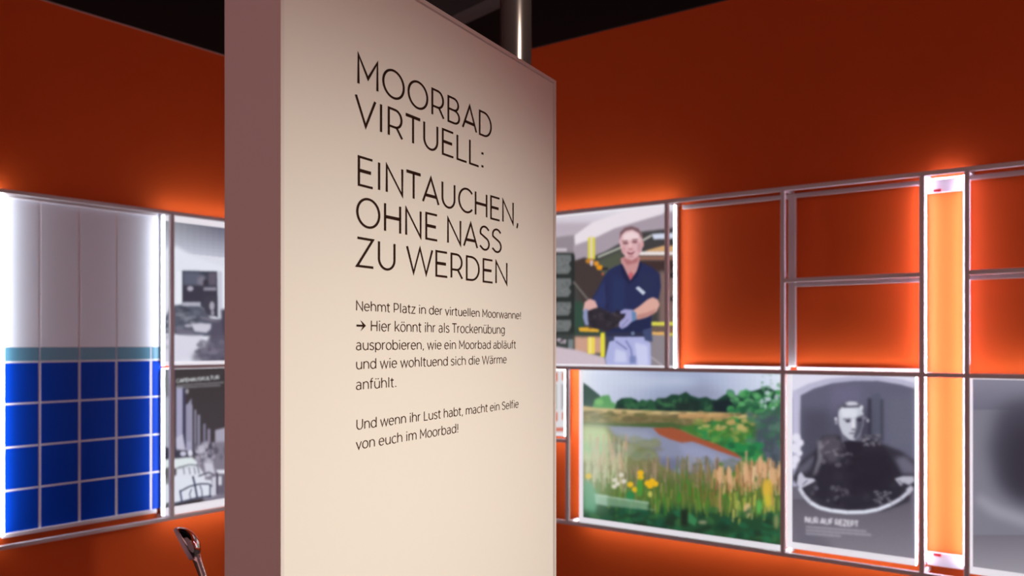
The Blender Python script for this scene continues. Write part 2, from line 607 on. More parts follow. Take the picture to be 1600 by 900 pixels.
def paint_worker(c):
    # factory hall
    c.rect(700, 300, 1070, 400, (196, 184, 194), 2)
    c.vgrad(700, 318, 1070, 352, (238, 236, 244), (206, 196, 208))  # white LED wash along the top, painted into the print
    c.poly([(860, 372), (898, 366), (898, 400), (860, 400)], (150, 138, 146), 2)
    c.rect(860, 349, 925, 366, (190, 176, 188), 3)
    c.rect(860, 388, 886, 393, (205, 196, 204), 1)
    c.rect(700, 396, 1070, 580, (66, 66, 64), 3)
    c.poly([(897, 385), (960, 355), (1036, 333), (1070, 328), (1070, 352), (1036, 356), (1000, 360), (960, 383), (930, 400), (898, 412)], (170, 156, 168), 2)
    c.poly([(898, 368), (925, 348), (985, 326), (1036, 322), (1036, 334), (960, 357), (925, 374), (899, 382)], (235, 225, 232), 1.5)
    c.poly([(930, 402), (965, 382), (1000, 362), (1070, 354), (1070, 420), (930, 436)], (66, 64, 66), 2)
    c.poly([(932, 408), (972, 390), (972, 420), (932, 434)], (82, 88, 74), 3)
    c.line([(934, 402), (972, 386)], 3, (186, 190, 176), 1)
    c.line([(1004, 376), (1018, 368)], 3, (200, 196, 188), 1)
    c.poly([(1018, 366), (1070, 362), (1070, 372), (1022, 374)], (214, 220, 238), 1.2)
    c.poly([(1008, 392), (1036, 384), (1070, 384), (1070, 393), (1012, 394)], (214, 168, 118), 1)
    c.rect(998, 393, 1070, 399, (238, 228, 226), 0.8)
    c.rect(998, 400, 1070, 407, (150, 108, 92), 1.5)
    c.rect(1002, 408, 1070, 424, (64, 48, 48), 2)
    c.rect(1030, 424, 1070, 520, (128, 104, 100), 3)
    c.rect(1046, 426, 1054, 434, (40, 36, 38), 1)
    c.rect(1046, 464, 1052, 470, (48, 40, 40), 1)
    # dark machine to the left
    c.poly([(896, 408), (914, 402), (935, 420), (948, 432), (930, 470), (912, 474), (896, 440)], (66, 56, 54), 1.5)
    c.rect(700, 396, 897, 545, (40, 48, 46), 1)
    for y0, y1 in ((398, 428), (435, 464), (472, 493), (500, 518)):
        c.poly([(868, y0), (892, y0), (894, y0 + 8), (889, y0 + 14), (893, y1 - 8), (888, y1), (868, y1)], (112, 116, 116), 1)
        speckle(c, 14, 868, y0 + 3, 888, y1 - 3, [(92, 96, 96), (126, 130, 130)], 2, 1.5, .7)
        for xo in (800, 834):
            c.rect(xo, y0 + 2, xo + 29, y1 - 1, (108, 112, 112), 1)
            speckle(c, 12, xo + 2, y0 + 4, xo + 27, y1 - 3, [(92, 96, 96), (124, 128, 128)], 2, 1.5, .7)
    c.rect(893, 400, 898, 545, (36, 44, 42), 1)
    c.line([(896, 440), (922, 472)], 3, (112, 108, 104), 1)
    c.rect(868, 522, 900, 542, (58, 66, 64), 1.5)
    speckle(c, 6, 870, 530, 890, 536, [(196, 176, 190)], 3, 2, .7)
    c.rect(888, 530, 896, 546, (120, 130, 132), 1)
    c.poly([(898, 470), (914, 474), (912, 512), (898, 512)], (48, 78, 64), 1.5)
    c.rect(898, 512, 940, 524, (50, 72, 62), 1.5)
    c.rect(898, 526, 945, 552, (205, 160, 138), 2)
    # yellow post, clamp and rails
    c.rect(919, 371, 930, 405, (220, 210, 74), 0.8)
    c.rect(922.5, 368, 926, 405, (232, 214, 196), 1)
    c.ell(922, 408, 7, 4, (196, 130, 46), 1.2)
    c.ell(924.5, 411, 2.5, 5, (206, 184, 190), 0.8)
    c.ell(932, 412, 4, 4, (226, 150, 44), 0.8)
    c.ell(937, 418, 5, 4, (232, 150, 26), 0.8)
    c.rect(941, 418, 950, 422, (44, 38, 42), 1)
    c.ell(942, 428, 2, 2.5, (170, 100, 70), 0.8)
    # floor
    c.poly([(700, 541), (868, 541), (898, 546), (945, 558), (950, 580), (700, 580)], (208, 190, 200), 1.5)
    c.rect(1016, 522, 1070, 580, (144, 136, 142), 2)
    c.line([(1018, 558), (1036, 572)], 2, (186, 176, 182), 1)
    c.rect(1014, 503, 1070, 509, (222, 216, 84), 0.8)
    c.rect(1014, 510, 1070, 518, (110, 92, 82), 1.2)
    c.rect(1018, 518.5, 1038, 523.5, (234, 180, 106), 0.8)
    c.rect(1038, 520, 1070, 524.5, (222, 206, 90), 0.8)
    c.ell(1050, 516, 3, 3, (150, 100, 80), 1)
    c.poly([(904, 512), (922, 511), (936, 515), (936, 519), (906, 518)], (226, 172, 56), 0.8)
    c.rect(918.5, 527, 929.5, 553, (240, 214, 84), 0.8)
    c.rect(921, 527, 924, 552, (244, 232, 150), 1)
    c.rect(938.5, 520, 945, 558, (230, 220, 66), 0.8)
    # trousers and belt
    c.poly([(946, 560), (952, 535), (957, 522), (1004, 522), (1017, 536), (1018, 572), (948, 572)], (176, 180, 226), 1)
    c.poly([(962, 545), (978, 550), (980, 566), (960, 566)], (204, 208, 240), 2)
    c.poly([(992, 535), (1012, 540), (1014, 572), (996, 572)], (206, 208, 242), 2)
    c.line([(962, 533), (980, 546)], 1.6, (96, 100, 150), 0.8)
    c.line([(978, 532), (986, 545), (989, 566)], 2.4, (120, 124, 176), 1)
    c.rect(984, 556, 994, 568, (124, 136, 186), 1.5)
    c.poly([(947, 522), (960, 525), (960, 532), (950, 534)], (58, 66, 96), 1)
    # polo shirt
    c.poly([(971, 413), (962, 416), (951, 422), (942, 436), (934, 452), (923, 470), (929, 482), (944, 484), (946, 500), (948, 524),
            (975, 526), (1006, 524), (1018, 512), (1018, 494), (1028, 472), (1033, 448), (1031, 428), (1020, 418), (1004, 411)], (38, 46, 86), 1)
    c.poly([(934, 456), (944, 440), (950, 468), (942, 482), (926, 472)], (46, 58, 104), 2, .8)
    c.poly([(958, 430), (976, 440), (976, 484), (956, 484)], (40, 54, 96), 3, .8)
    c.poly([(1000, 424), (1026, 428), (1028, 452), (1014, 466), (1000, 450)], (42, 50, 84), 3, .7)
    c.line([(947, 446), (949, 484)], 2, (32, 34, 62), 1.2, .7)
    c.poly([(950, 500), (1016, 494), (1016, 512), (1006, 522), (952, 522)], (32, 42, 78), 2)
    c.rect(950, 519, 1008, 526, (46, 50, 76), 1)
    c.poly([(1004, 516), (1018, 512), (1020, 534), (1008, 532)], (66, 78, 116), 1.2)
    c.ell(989, 521, 3, 3, (110, 128, 160), 0.8)
    # neck, head
    c.poly([(970, 404), (972, 418), (977, 428), (985, 439), (993, 430), (998, 418), (1000, 402), (986, 396)], (204, 148, 148), 0.8)
    c.poly([(980, 432), (985, 439), (991, 430), (986, 424)], (196, 98, 108), 1.2)
    c.poly([(972, 402), (987, 408), (998, 400), (996, 410), (980, 414)], (168, 102, 106), 1.5, .8)
    c.poly([(967.5, 378), (969, 364), (975, 357), (986, 354), (997, 357), (1003, 366), (1004.5, 380), (1003, 392), (997, 401), (988, 405.5), (979, 403), (972, 394)], (222, 178, 182), 0.8)
    c.poly([(968, 376), (969, 363), (976, 356), (987, 353.2), (998, 357), (1004, 368), (1002, 372), (998, 364), (988, 359), (978, 361), (971, 368)], (122, 92, 98), 0.9)
    c.poly([(974, 366), (988, 361), (998, 366), (999, 376), (988, 374), (974, 378)], (240, 214, 216), 1.8)
    c.ell(1004, 382, 2.2, 5, (216, 160, 162), 0.8)
    c.ell(977.5, 380, 4.6, 2, (132, 86, 94), 0.8)
    c.ell(992, 378, 4.6, 2, (132, 86, 94), 0.8)
    c.line([(972, 377), (981, 376)], 1.6, (140, 98, 100), 0.6)
    c.line([(988, 374.5), (997, 374)], 1.6, (140, 98, 100), 0.6)
    c.ell(985, 383, 2.4, 5, (232, 190, 190), 1)
    c.ell(985.5, 389.5, 4.2, 1.4, (184, 122, 132), 0.9)
    c.poly([(979, 393), (986, 395.5), (993, 392), (988, 398), (982, 397.5)], (138, 70, 84), 0.6)
    c.ell(986, 401, 5, 1.4, (190, 136, 140), 0.8)
    c.ell(999, 387, 3, 8, (190, 140, 148), 1.6, .7)
    c.ell(975, 390, 3, 6, (206, 150, 156), 1.5, .7)
    c.poly([(969, 412), (973, 413), (985, 438), (984, 446), (972, 430)], (30, 36, 70), 0.8)
    c.poly([(1000, 408), (1004, 411), (996, 432), (986, 444), (985, 438), (995, 424)], (30, 36, 70), 0.8)
    # arms, gloves and the lump of peat
    c.poly([(911, 486), (914, 472), (922, 467), (930, 470), (935, 482), (930, 487), (918, 490)], (222, 172, 166), 0.9)
    c.poly([(912, 484), (919, 482), (920, 508), (915, 508), (911, 496)], (142, 150, 190), 1)
    c.poly([(918, 486), (928, 482), (936, 480), (946, 485), (956, 490), (968, 488), (977, 492), (976, 500), (970, 508), (960, 513), (948, 518), (936, 514), (922, 512), (919, 500)], (46, 42, 52), 0.9)
    speckle(c, 30, 922, 486, 968, 512, [(62, 56, 64), (36, 34, 42), (72, 64, 68)], 4, 2.5, .6, .8, 40)
    c.poly([(988, 486), (1000, 478), (1012, 468), (1020, 464.5), (1028, 468), (1031, 476), (1026, 487), (1012, 495), (998, 499), (990, 499)], (222, 170, 158), 0.9)
    c.poly([(996, 492), (1012, 488), (1026, 482), (1022, 490), (1006, 497), (992, 499)], (184, 128, 122), 1.4, .8)
    c.poly([(969, 487), (976, 483), (988, 484), (993, 488), (994, 498), (988, 502), (980, 510), (972, 514), (967, 510), (968, 503), (976, 496), (978, 490), (970, 490)], (164, 162, 208), 0.9)
    c.poly([(987, 485), (994, 488), (995, 499), (988, 503)], (104, 136, 176), 0.8)
    c.line([(972, 510), (982, 499)], 1, (112, 108, 156), 0.8)
    # name badge
    c.poly([(993, 450), (998, 447.5), (1009, 457), (1005, 461)], (204, 210, 228), 0.7)
    # soften the picture and add grain
    c.blur(0.8)
    c.noise(1.5)


def paint_pond(c):
    c.rect(890, 560, 1240, 900, (120, 130, 80), 1)
    # sky
    for i in range(40):
        x0 = 896 + i * 8.3
        t = i / 39
        a = (238, 240, 250) if t < .12 else None
        k = min(1, t / .42)
        r = (226 - 76 * k + 60 * max(0, (t - .62) / .38), 230 - 70 * k + 58 * max(0, (t - .62) / .38), 246 - 58 * k + 48 * max(0, (t - .62) / .38))
        c.vgrad(x0 - 5, 576, x0 + 9, 660, [min(250, v * 1.06 + 8) for v in r], [v * .98 for v in r], 10)
    c.poly([(910, 588), (960, 585), (1060, 588), (1100, 600), (1000, 606), (950, 600)], (206, 216, 234), 6, .5)
    c.poly([(990, 640), (1100, 600), (1140, 620), (1060, 640)], (138, 140, 166), 8, .6)
    # far woods
    c.poly([(910, 597), (918, 602), (928, 610), (938, 618), (940, 640), (910, 640)], (66, 92, 84), 1)
    c.poly([(926, 636), (930, 625), (942, 618), (952, 617), (956, 628), (962, 630), (964, 640), (926, 640)], (96, 160, 100), 1.4)
    c.ell(936, 628, 7, 5, (128, 190, 116), 2)
    c.poly([(960, 640), (964, 627), (972, 622), (986, 622), (994, 624), (998, 630), (1004, 624), (1010, 630), (1016, 624), (1022, 628), (1028, 622),
            (1040, 622), (1050, 616), (1062, 617), (1072, 612), (1080, 618), (1092, 622), (1104, 620), (1112, 624), (1120, 625), (1132, 617), (1142, 613),
            (1150, 618), (1160, 620), (1172, 612), (1180, 610), (1192, 606), (1200, 604), (1210, 610), (1220, 612), (1220, 700), (1140, 648), (1040, 646), (960, 642)], (30, 66, 52), 1)
    speckle(c, 60, 964, 626, 1120, 642, [(24, 54, 46), (44, 92, 62), (60, 112, 72), (28, 46, 46)], 6, 4, .7, 1)
    c.rect(1055, 628, 1092, 643, (28, 42, 42), 3, .8)
    c.poly([(1112, 628), (1144, 622), (1146, 646), (1116, 646)], (22, 36, 44), 2, .9)
    speckle(c, 130, 1140, 612, 1222, 660, [(40, 110, 66), (62, 144, 82), (84, 164, 96), (36, 88, 62), (110, 176, 120)], 6, 4, .7, 1, 40)
    speckle(c, 26, 1190, 596, 1222, 640, [(130, 168, 150), (206, 216, 226), (96, 150, 110)], 3.5, 3, .7, .8)
    speckle(c, 8, 1186, 582, 1222, 600, [(170, 188, 186)], 3, 2, .6, .8)
    # dry reed meadow behind the water
    c.poly([(910, 634), (930, 637), (1000, 641), (1060, 643), (1130, 645), (1150, 646), (1190, 652), (1190, 668), (1000, 666), (910, 650)], (206, 180, 128), 1.2)
    c.poly([(910, 642), (960, 646), (1040, 648), (1120, 652), (1190, 662), (1190, 690), (1060, 668), (910, 664)], (120, 108, 72), 2)
    speckle(c, 90, 912, 644, 1180, 662, [(150, 134, 84), (108, 96, 66), (94, 96, 58), (178, 152, 104), (136, 126, 92)], 8, 3, .6, 1)
    c.poly([(1060, 646), (1130, 646), (1146, 652), (1060, 654)], (210, 160, 108), 2, .8)
    c.poly([(910, 660), (980, 662), (1050, 660), (1080, 668), (1060, 672), (980, 667), (910, 666)], (74, 96, 56), 1.2)
    # right shrubs
    c.poly([(1110, 660), (1140, 655), (1180, 655), (1222, 640), (1222, 790), (1196, 730), (1160, 712), (1120, 694), (1084, 680), (1060, 668), (1080, 664)], (66, 118, 54), 2)
    speckle(c, 120, 1090, 655, 1196, 712, [(60, 128, 56), (92, 150, 70), (50, 100, 52), (150, 160, 84), (120, 140, 70), (44, 134, 76)], 7, 4, .7, 1, 30)
    speckle(c, 20, 1090, 652, 1180, 672, [(200, 176, 110), (180, 150, 92)], 6, 3, .7, 1)
    c.poly([(1184, 650), (1222, 640), (1222, 790), (1204, 770), (1196, 724), (1178, 690)], (70, 84, 92), 4)
    speckle(c, 40, 1170, 640, 1222, 700, [(70, 118, 92), (90, 130, 110), (70, 90, 96), (58, 96, 80)], 6, 5, .6, 1.4)
    speckle(c, 26, 1190, 690, 1222, 745, [(84, 94, 108), (70, 78, 88), (100, 110, 122)], 5, 7, .6, 1.4)
    c.poly([(1140, 690), (1190, 700), (1200, 726), (1160, 716), (1120, 700)], (40, 124, 66), 2, .8)
    speckle(c, 30, 1130, 692, 1190, 718, [(36, 132, 74), (58, 150, 84), (30, 96, 60)], 6, 4, .7, 1)
    # water and the peat bank
    c.poly([(910, 664), (960, 666), (1020, 668), (1060, 674), (1100, 690), (1140, 706), (1160, 716), (1150, 730), (1120, 734), (1060, 742), (1020, 726), (1000, 700), (960, 690)], (138, 142, 168), 1.4)
    c.poly([(1020, 669), (1050, 668), (1064, 672), (1086, 682), (1120, 694), (1150, 708), (1162, 718), (1150, 714), (1120, 704), (1094, 694), (1082, 690), (1066, 692), (1046, 686), (1030, 679)], (160, 84, 56), 1)
    c.poly([(1060, 694), (1090, 696), (1140, 716), (1120, 726), (1070, 712)], (156, 160, 192), 4, .7)
    c.poly([(960, 672), (1010, 674), (1030, 690), (990, 690)], (160, 168, 190), 4, .6)
    c.poly([(1026, 716), (1060, 716), (1070, 744), (1040, 740)], (100, 104, 130), 4, .7)
    # near bank
    c.poly([(910, 662), (950, 666), (958, 678), (980, 690), (1010, 696), (1026, 706), (1030, 724), (1060, 740), (1100, 738), (1140, 730), (1180, 724), (1222, 736), (1222, 860), (890, 860), (890, 662)], (120, 122, 78), 3)
    c.poly([(910, 666), (946, 668), (956, 690), (940, 720), (910, 720)], (184, 204, 142), 4)
    c.poly([(912, 692), (950, 690), (960, 710), (914, 712)], (132, 194, 136), 5, .8)
    speckle(c, 60, 958, 684, 1028, 716, [(140, 146, 116), (118, 134, 100), (150, 150, 132), (120, 120, 104)], 8, 5, .6, 2)
    speckle(c, 60, 1060, 716, 1150, 740, [(128, 134, 140), (108, 118, 110), (150, 150, 160), (96, 110, 100)], 6, 4, .5, 1.5)
    # grass body
    c.poly([(910, 752), (980, 740), (1060, 748), (1140, 756), (1222, 760), (1222, 860), (910, 860)], (84, 108, 52), 6)
    c.poly([(910, 772), (960, 786), (1040, 790), (1222, 806), (1222, 860), (910, 860)], (34, 74, 48), 6)
    def blades(n, x0, x1, y0, y1, cols, ln, w, al=.7):
        for _ in range(n):
            x, y = random.uniform(x0, x1), random.uniform(y0, y1)
            d = random.uniform(-.12, .12) * ln
            L = ln * random.uniform(.5, 1.3)
            c.line([(x, y), (x + d, y - L)], w * random.uniform(.6, 1.4), random.choice(cols), 0.8, al)
    blades(80, 912, 980, 718, 770, [(196, 190, 150), (176, 194, 136), (206, 172, 140), (190, 196, 164), (160, 176, 120)], 22, 3, .6)
    blades(40, 920, 980, 700, 735, [(206, 168, 138), (190, 150, 120), (200, 180, 150)], 22, 2.6, .6)
    blades(120, 960, 1130, 735, 772, [(140, 120, 96), (156, 132, 108), (116, 100, 74), (170, 146, 122), (120, 112, 84)], 22, 2.6, .6)
    blades(110, 930, 1222, 775, 810, [(96, 126, 50), (120, 140, 60), (72, 108, 44), (140, 140, 70), (60, 130, 50)], 24, 3, .6)
    blades(70, 1060, 1160, 745, 800, [(130, 112, 60), (110, 120, 56), (96, 96, 44), (70, 120, 40), (64, 134, 44)], 26, 3, .6)
    blades(90, 1110, 1222, 745, 775, [(206, 166, 116), (190, 140, 92), (222, 184, 140), (160, 116, 78), (120, 80, 56)], 22, 2.6, .75)
    blades(44, 1160, 1222, 728, 760, [(222, 180, 132), (204, 160, 124), (180, 128, 90), (236, 200, 160)], 22, 2.6, .8)
    blades(30, 1140, 1222, 780, 820, [(190, 180, 80), (170, 170, 70), (120, 160, 70), (206, 190, 110)], 22, 3, .6)
    for x, yt, yb in ((1125, 728, 800), (1139, 728, 766), (1166, 724, 768), (1188, 712, 760), (1195, 720, 770), (1207, 730, 790)):
        c.line([(x, yb), (x, yt + 16)], 3, (188, 142, 96), 1)
        c.ell(x, yt + 14, 3.4, 14, (216, 170, 128), 1)
    c.ell(1199, 764, 8, 16, (218, 178, 64), 2.5)
    c.ell(1200, 782, 6, 10, (206, 186, 62), 2)
    c.ell(1168, 797, 6, 11, (206, 178, 128), 1.5)
    c.ell(1186, 792, 4, 12, (96, 178, 84), 2)
    for x, y in ((1001, 739), (1001, 746), (1012, 755), (1019, 752), (1024, 756), (1016, 759), (985, 757), (992, 765), (920, 744)):
        c.ell(x, y, 5, 4.5, (236, 182, 34), 0.9)
    for x, y in ((961, 750), (965, 756), (960, 760), (971, 742), (975, 752)):
        c.ell(x, y, 4, 3.5, (222, 214, 196), 0.9)
    c.ell(1016, 772, 3.5, 5, (190, 190, 90), 1)
    c.ell(1000, 762, 5, 14, (74, 146, 56), 2)
    c.ell(985, 776, 7, 10, (44, 128, 72), 2.5)
    speckle(c, 120, 912, 796, 1222, 846, [(28, 84, 60), (36, 106, 70), (22, 58, 42), (60, 110, 60), (30, 46, 36)], 9, 5, .6, 1.4, 40)
    c.poly([(912, 750), (924, 752), (936, 778), (930, 800), (912, 796)], (70, 142, 104), 3)
    c.rect(1064, 796, 1075, 822, (30, 44, 32), 2)
    c.poly([(1076, 800), (1090, 812), (1086, 822), (1076, 816)], (56, 128, 80), 1.4)
    c.ell(1098, 816, 7, 3, (130, 136, 104), 1.4)
    c.ell(1213, 815, 4, 12, (130, 140, 90), 2)
    c.rect(906, 640, 948, 800, (226, 236, 216), 14, .38)  # pale brightening wash painted over the left side of the picture
    c.rect(906, 660, 985, 760, (206, 214, 190), 18, .25)
    # faint white caption
    c.poly([(929, 771), (950, 774), (950, 791), (931, 787)], (178, 210, 190), 1.2, .75)
    c.poly([(948, 775), (1014, 784), (1012, 797), (948, 790)], (128, 166, 138), 1.4, .75)
    c.line([(934, 774), (1014, 786)], 1.4, (206, 220, 208), .7, .7)
    c.line([(1000, 793), (1024, 797)], 1.6, (128, 160, 120), .8, .8)
    c.blur(0.9)
    c.noise(1.5)


def paint_bather(c):
    c.rect(1220, 570, 1450, 900, (112, 108, 122), 1)
    c.vgrad(1230, 780, 1450, 885, (96, 92, 104), (142, 136, 148))
    c.poly([(1239, 800), (1300, 850), (1300, 880), (1239, 862)], (104, 100, 114), 6, .7)
    # arched recess
    c.rect(1220, 575, 1450, 620, (226, 224, 242), 1)
    c.poly([(1238, 640), (1238, 612), (1262, 600), (1290, 592), (1330, 588), (1370, 588), (1410, 593), (1450, 604), (1450, 760), (1238, 760)], (188, 186, 212), 1)
    c.poly([(1251, 760), (1251, 618), (1272, 607), (1300, 599), (1336, 595), (1372, 595), (1408, 601), (1432, 608), (1434, 760)], (98, 98, 120), 1)
    c.poly([(1252, 640), (1300, 640), (1305, 760), (1252, 760)], (72, 72, 88), 8, .8)
    c.poly([(1300, 602), (1346, 600), (1344, 650), (1300, 650)], (112, 108, 138), 6, .7)
    c.rect(1308, 640, 1366, 720, (56, 56, 72), 8, .7)
    c.rect(1356, 622, 1362, 690, (54, 54, 70), 1.5)
    c.rect(1375, 624, 1380, 690, (62, 64, 80), 1.5)
    c.rect(1362, 615, 1376, 690, (84, 88, 106), 2, .7)
    c.poly([(1385, 620), (1430, 620), (1432, 700), (1390, 700)], (104, 106, 124), 5, .7)
    c.rect(1426, 608, 1434, 870, (134, 132, 156), 2, .6)
    # white flowers or cloth at the left
    c.poly([(1239, 610), (1248, 614), (1249, 690), (1239, 690)], (196, 192, 220), 1.5)
    for x, y, r in ((1244, 684, 7), (1250, 692, 6), (1243, 700, 8), (1249, 708, 5), (1243, 718, 7), (1241, 728, 5)):
        c.ell(x, y, r, r, (232, 230, 246), 1.2)
    # tub interior
    c.poly([(1238, 748), (1250, 722), (1280, 700), (1310, 690), (1370, 690), (1410, 706), (1432, 722), (1434, 748), (1420, 784), (1380, 798), (1330, 801), (1290, 796), (1262, 776)], (52, 50, 62), 2)
    c.poly([(1398, 716), (1414, 712), (1432, 728), (1434, 742), (1410, 740)], (128, 126, 148), 3, .7)
    c.poly([(1246, 732), (1270, 712), (1278, 714), (1262, 736), (1248, 742)], (116, 114, 134), 3, .7)
    # peat covered body
    c.poly([(1277, 690), (1286, 681), (1306, 679), (1320, 684), (1352, 684), (1372, 690), (1386, 704), (1402, 730), (1412, 752), (1404, 782), (1330, 796), (1274, 776), (1270, 730)], (44, 42, 54), 1.4)
    c.poly([(1278, 694), (1286, 681), (1308, 679), (1316, 690), (1312, 720), (1296, 724)], (92, 88, 100), 3, .8)
    c.poly([(1277, 688), (1284, 688), (1286, 716), (1276, 740), (1270, 744), (1278, 716)], (140, 136, 150), 2, .8)
    speckle(c, 34, 1280, 684, 1330, 728, [(118, 112, 124), (76, 72, 84), (134, 128, 140), (56, 54, 64)], 4, 3, .6, 1, 50)
    speckle(c, 24, 1346, 680, 1376, 696, [(150, 146, 158), (70, 66, 78), (120, 116, 128)], 3.5, 2.2, .7, .8, 40)
    speckle(c, 40, 1290, 720, 1400, 790, [(36, 34, 46), (58, 56, 68), (46, 44, 56)], 7, 5, .5, 1.6)
    c.ell(1331, 706, 2.5, 6, (132, 126, 140), 1)
    c.poly([(1322, 716), (1344, 708), (1386, 706), (1398, 740), (1384, 770), (1330, 764)], (36, 34, 46), 4, .8)
    # neck and head
    c.poly([(1312, 668), (1316, 692), (1326, 690), (1340, 694), (1346, 690), (1346, 672)], (104, 102, 120), 1.2)
    c.poly([(1318, 690), (1330, 688), (1346, 690), (1350, 704), (1336, 712), (1322, 704)], (38, 36, 48), 1.4)
    c.poly([(1310, 650), (1310, 640), (1314, 633), (1324, 629), (1340, 629), (1348, 634), (1350, 646), (1349, 664), (1343, 680), (1336, 688), (1328, 687), (1317, 678), (1311, 664)], (200, 202, 216), 0.9)
    c.poly([(1338, 652), (1350, 648), (1349, 664), (1344, 678), (1337, 687), (1333, 684), (1338, 668)], (84, 84, 102), 1.4)
    c.poly([(1313, 640), (1318, 636), (1340, 640), (1338, 652), (1316, 652)], (222, 224, 236), 1.5)
    c.poly([(1308, 646), (1310, 635), (1316, 630), (1326, 627), (1336, 627), (1346, 631), (1351, 642), (1350, 650), (1347, 640), (1340, 634), (1326, 634), (1314, 637)], (92, 92, 108), 1)
    c.poly([(1320, 630), (1328, 627), (1338, 628), (1342, 633), (1326, 634)], (206, 206, 220), 0.9)
    c.line([(1318, 636), (1342, 635)], 2, (54, 54, 70), 0.8)
    c.ell(1346, 637, 2.6, 4, (220, 222, 234), 0.9)
    c.ell(1307, 658, 2.6, 6, (150, 150, 166), 0.8)
    c.ell(1306, 654, 2, 2.4, (206, 206, 218), 0.7)
    c.ell(1356, 657, 2.2, 3, (170, 168, 182), 0.8)
    c.ell(1351, 653, 4, 2.2, (130, 128, 144), 0.9)
    c.line([(1318, 655), (1330, 655)], 1.8, (92, 90, 108), 0.8)
    c.ell(1325, 658, 4.2, 2, (66, 64, 80), 0.8)
    c.ell(1343, 656, 4, 2.4, (52, 50, 66), 0.9)
    c.poly([(1332, 655), (1335, 655), (1336, 668), (1331, 670)], (226, 226, 236), 0.8)
    c.ell(1334, 671, 4, 1.4, (116, 112, 128), 0.8)
    c.ell(1331, 677, 5, 1.2, (110, 104, 120), 0.7)
    c.poly([(1326, 680), (1334, 680), (1333, 687), (1327, 686)], (190, 190, 204), 1, .7)
    # hands on the rim
    c.poly([(1247, 742), (1252, 737), (1258, 746), (1272, 748), (1275, 752), (1262, 758), (1250, 764), (1245, 756)], (198, 196, 214), 1)
    c.line([(1254, 758), (1262, 750)], 1.4, (90, 88, 104), 0.7)
    c.poly([(1276, 750), (1278, 758), (1264, 770), (1258, 764)], (60, 58, 70), 1)
    c.poly([(1398, 748), (1410, 744), (1428, 744), (1430, 752), (1420, 758), (1412, 754), (1408, 760)], (186, 184, 200), 1)
    c.line([(1404, 750), (1412, 758)], 1.2, (70, 68, 82), 0.7)
    speckle(c, 26, 1366, 768, 1392, 788, [(150, 146, 160), (80, 78, 90), (120, 116, 130)], 3.5, 1.6, .7, .7, 30)
    speckle(c, 14, 1268, 760, 1325, 784, [(112, 108, 122), (88, 84, 98)], 3, 4, .6, 1, 40)
    # tub rim
    rim = [(1249, 762), (1256, 774), (1266, 785), (1280, 793), (1300, 798), (1325, 800.5), (1350, 800), (1372, 796), (1392, 788), (1408, 779), (1418, 770), (1424, 762)]
    c.line(rim, 6, (206, 206, 222), 0.8)
    c.line(rim[2:9], 3, (226, 230, 244), 0.8)
    c.poly([(1416, 764), (1424, 758), (1428, 764), (1420, 774)], (196, 194, 210), 1)
    # caption
    c.text('NUR AUF REZEPT', 1259, 816, 1341, 823, 8.5, (226, 222, 232), 2.2, 0.7)
    for x1, k in ((1354, 0), (1361, 1), (1314, 2)):
        y = 823 + k * 5.2
        c.line([(1259, y), (x1, y + (x1 - 1259) * .075)], 3.0, (172, 168, 180), 0.9, .75)
    c.blur(0.9)
    c.noise(1.5)


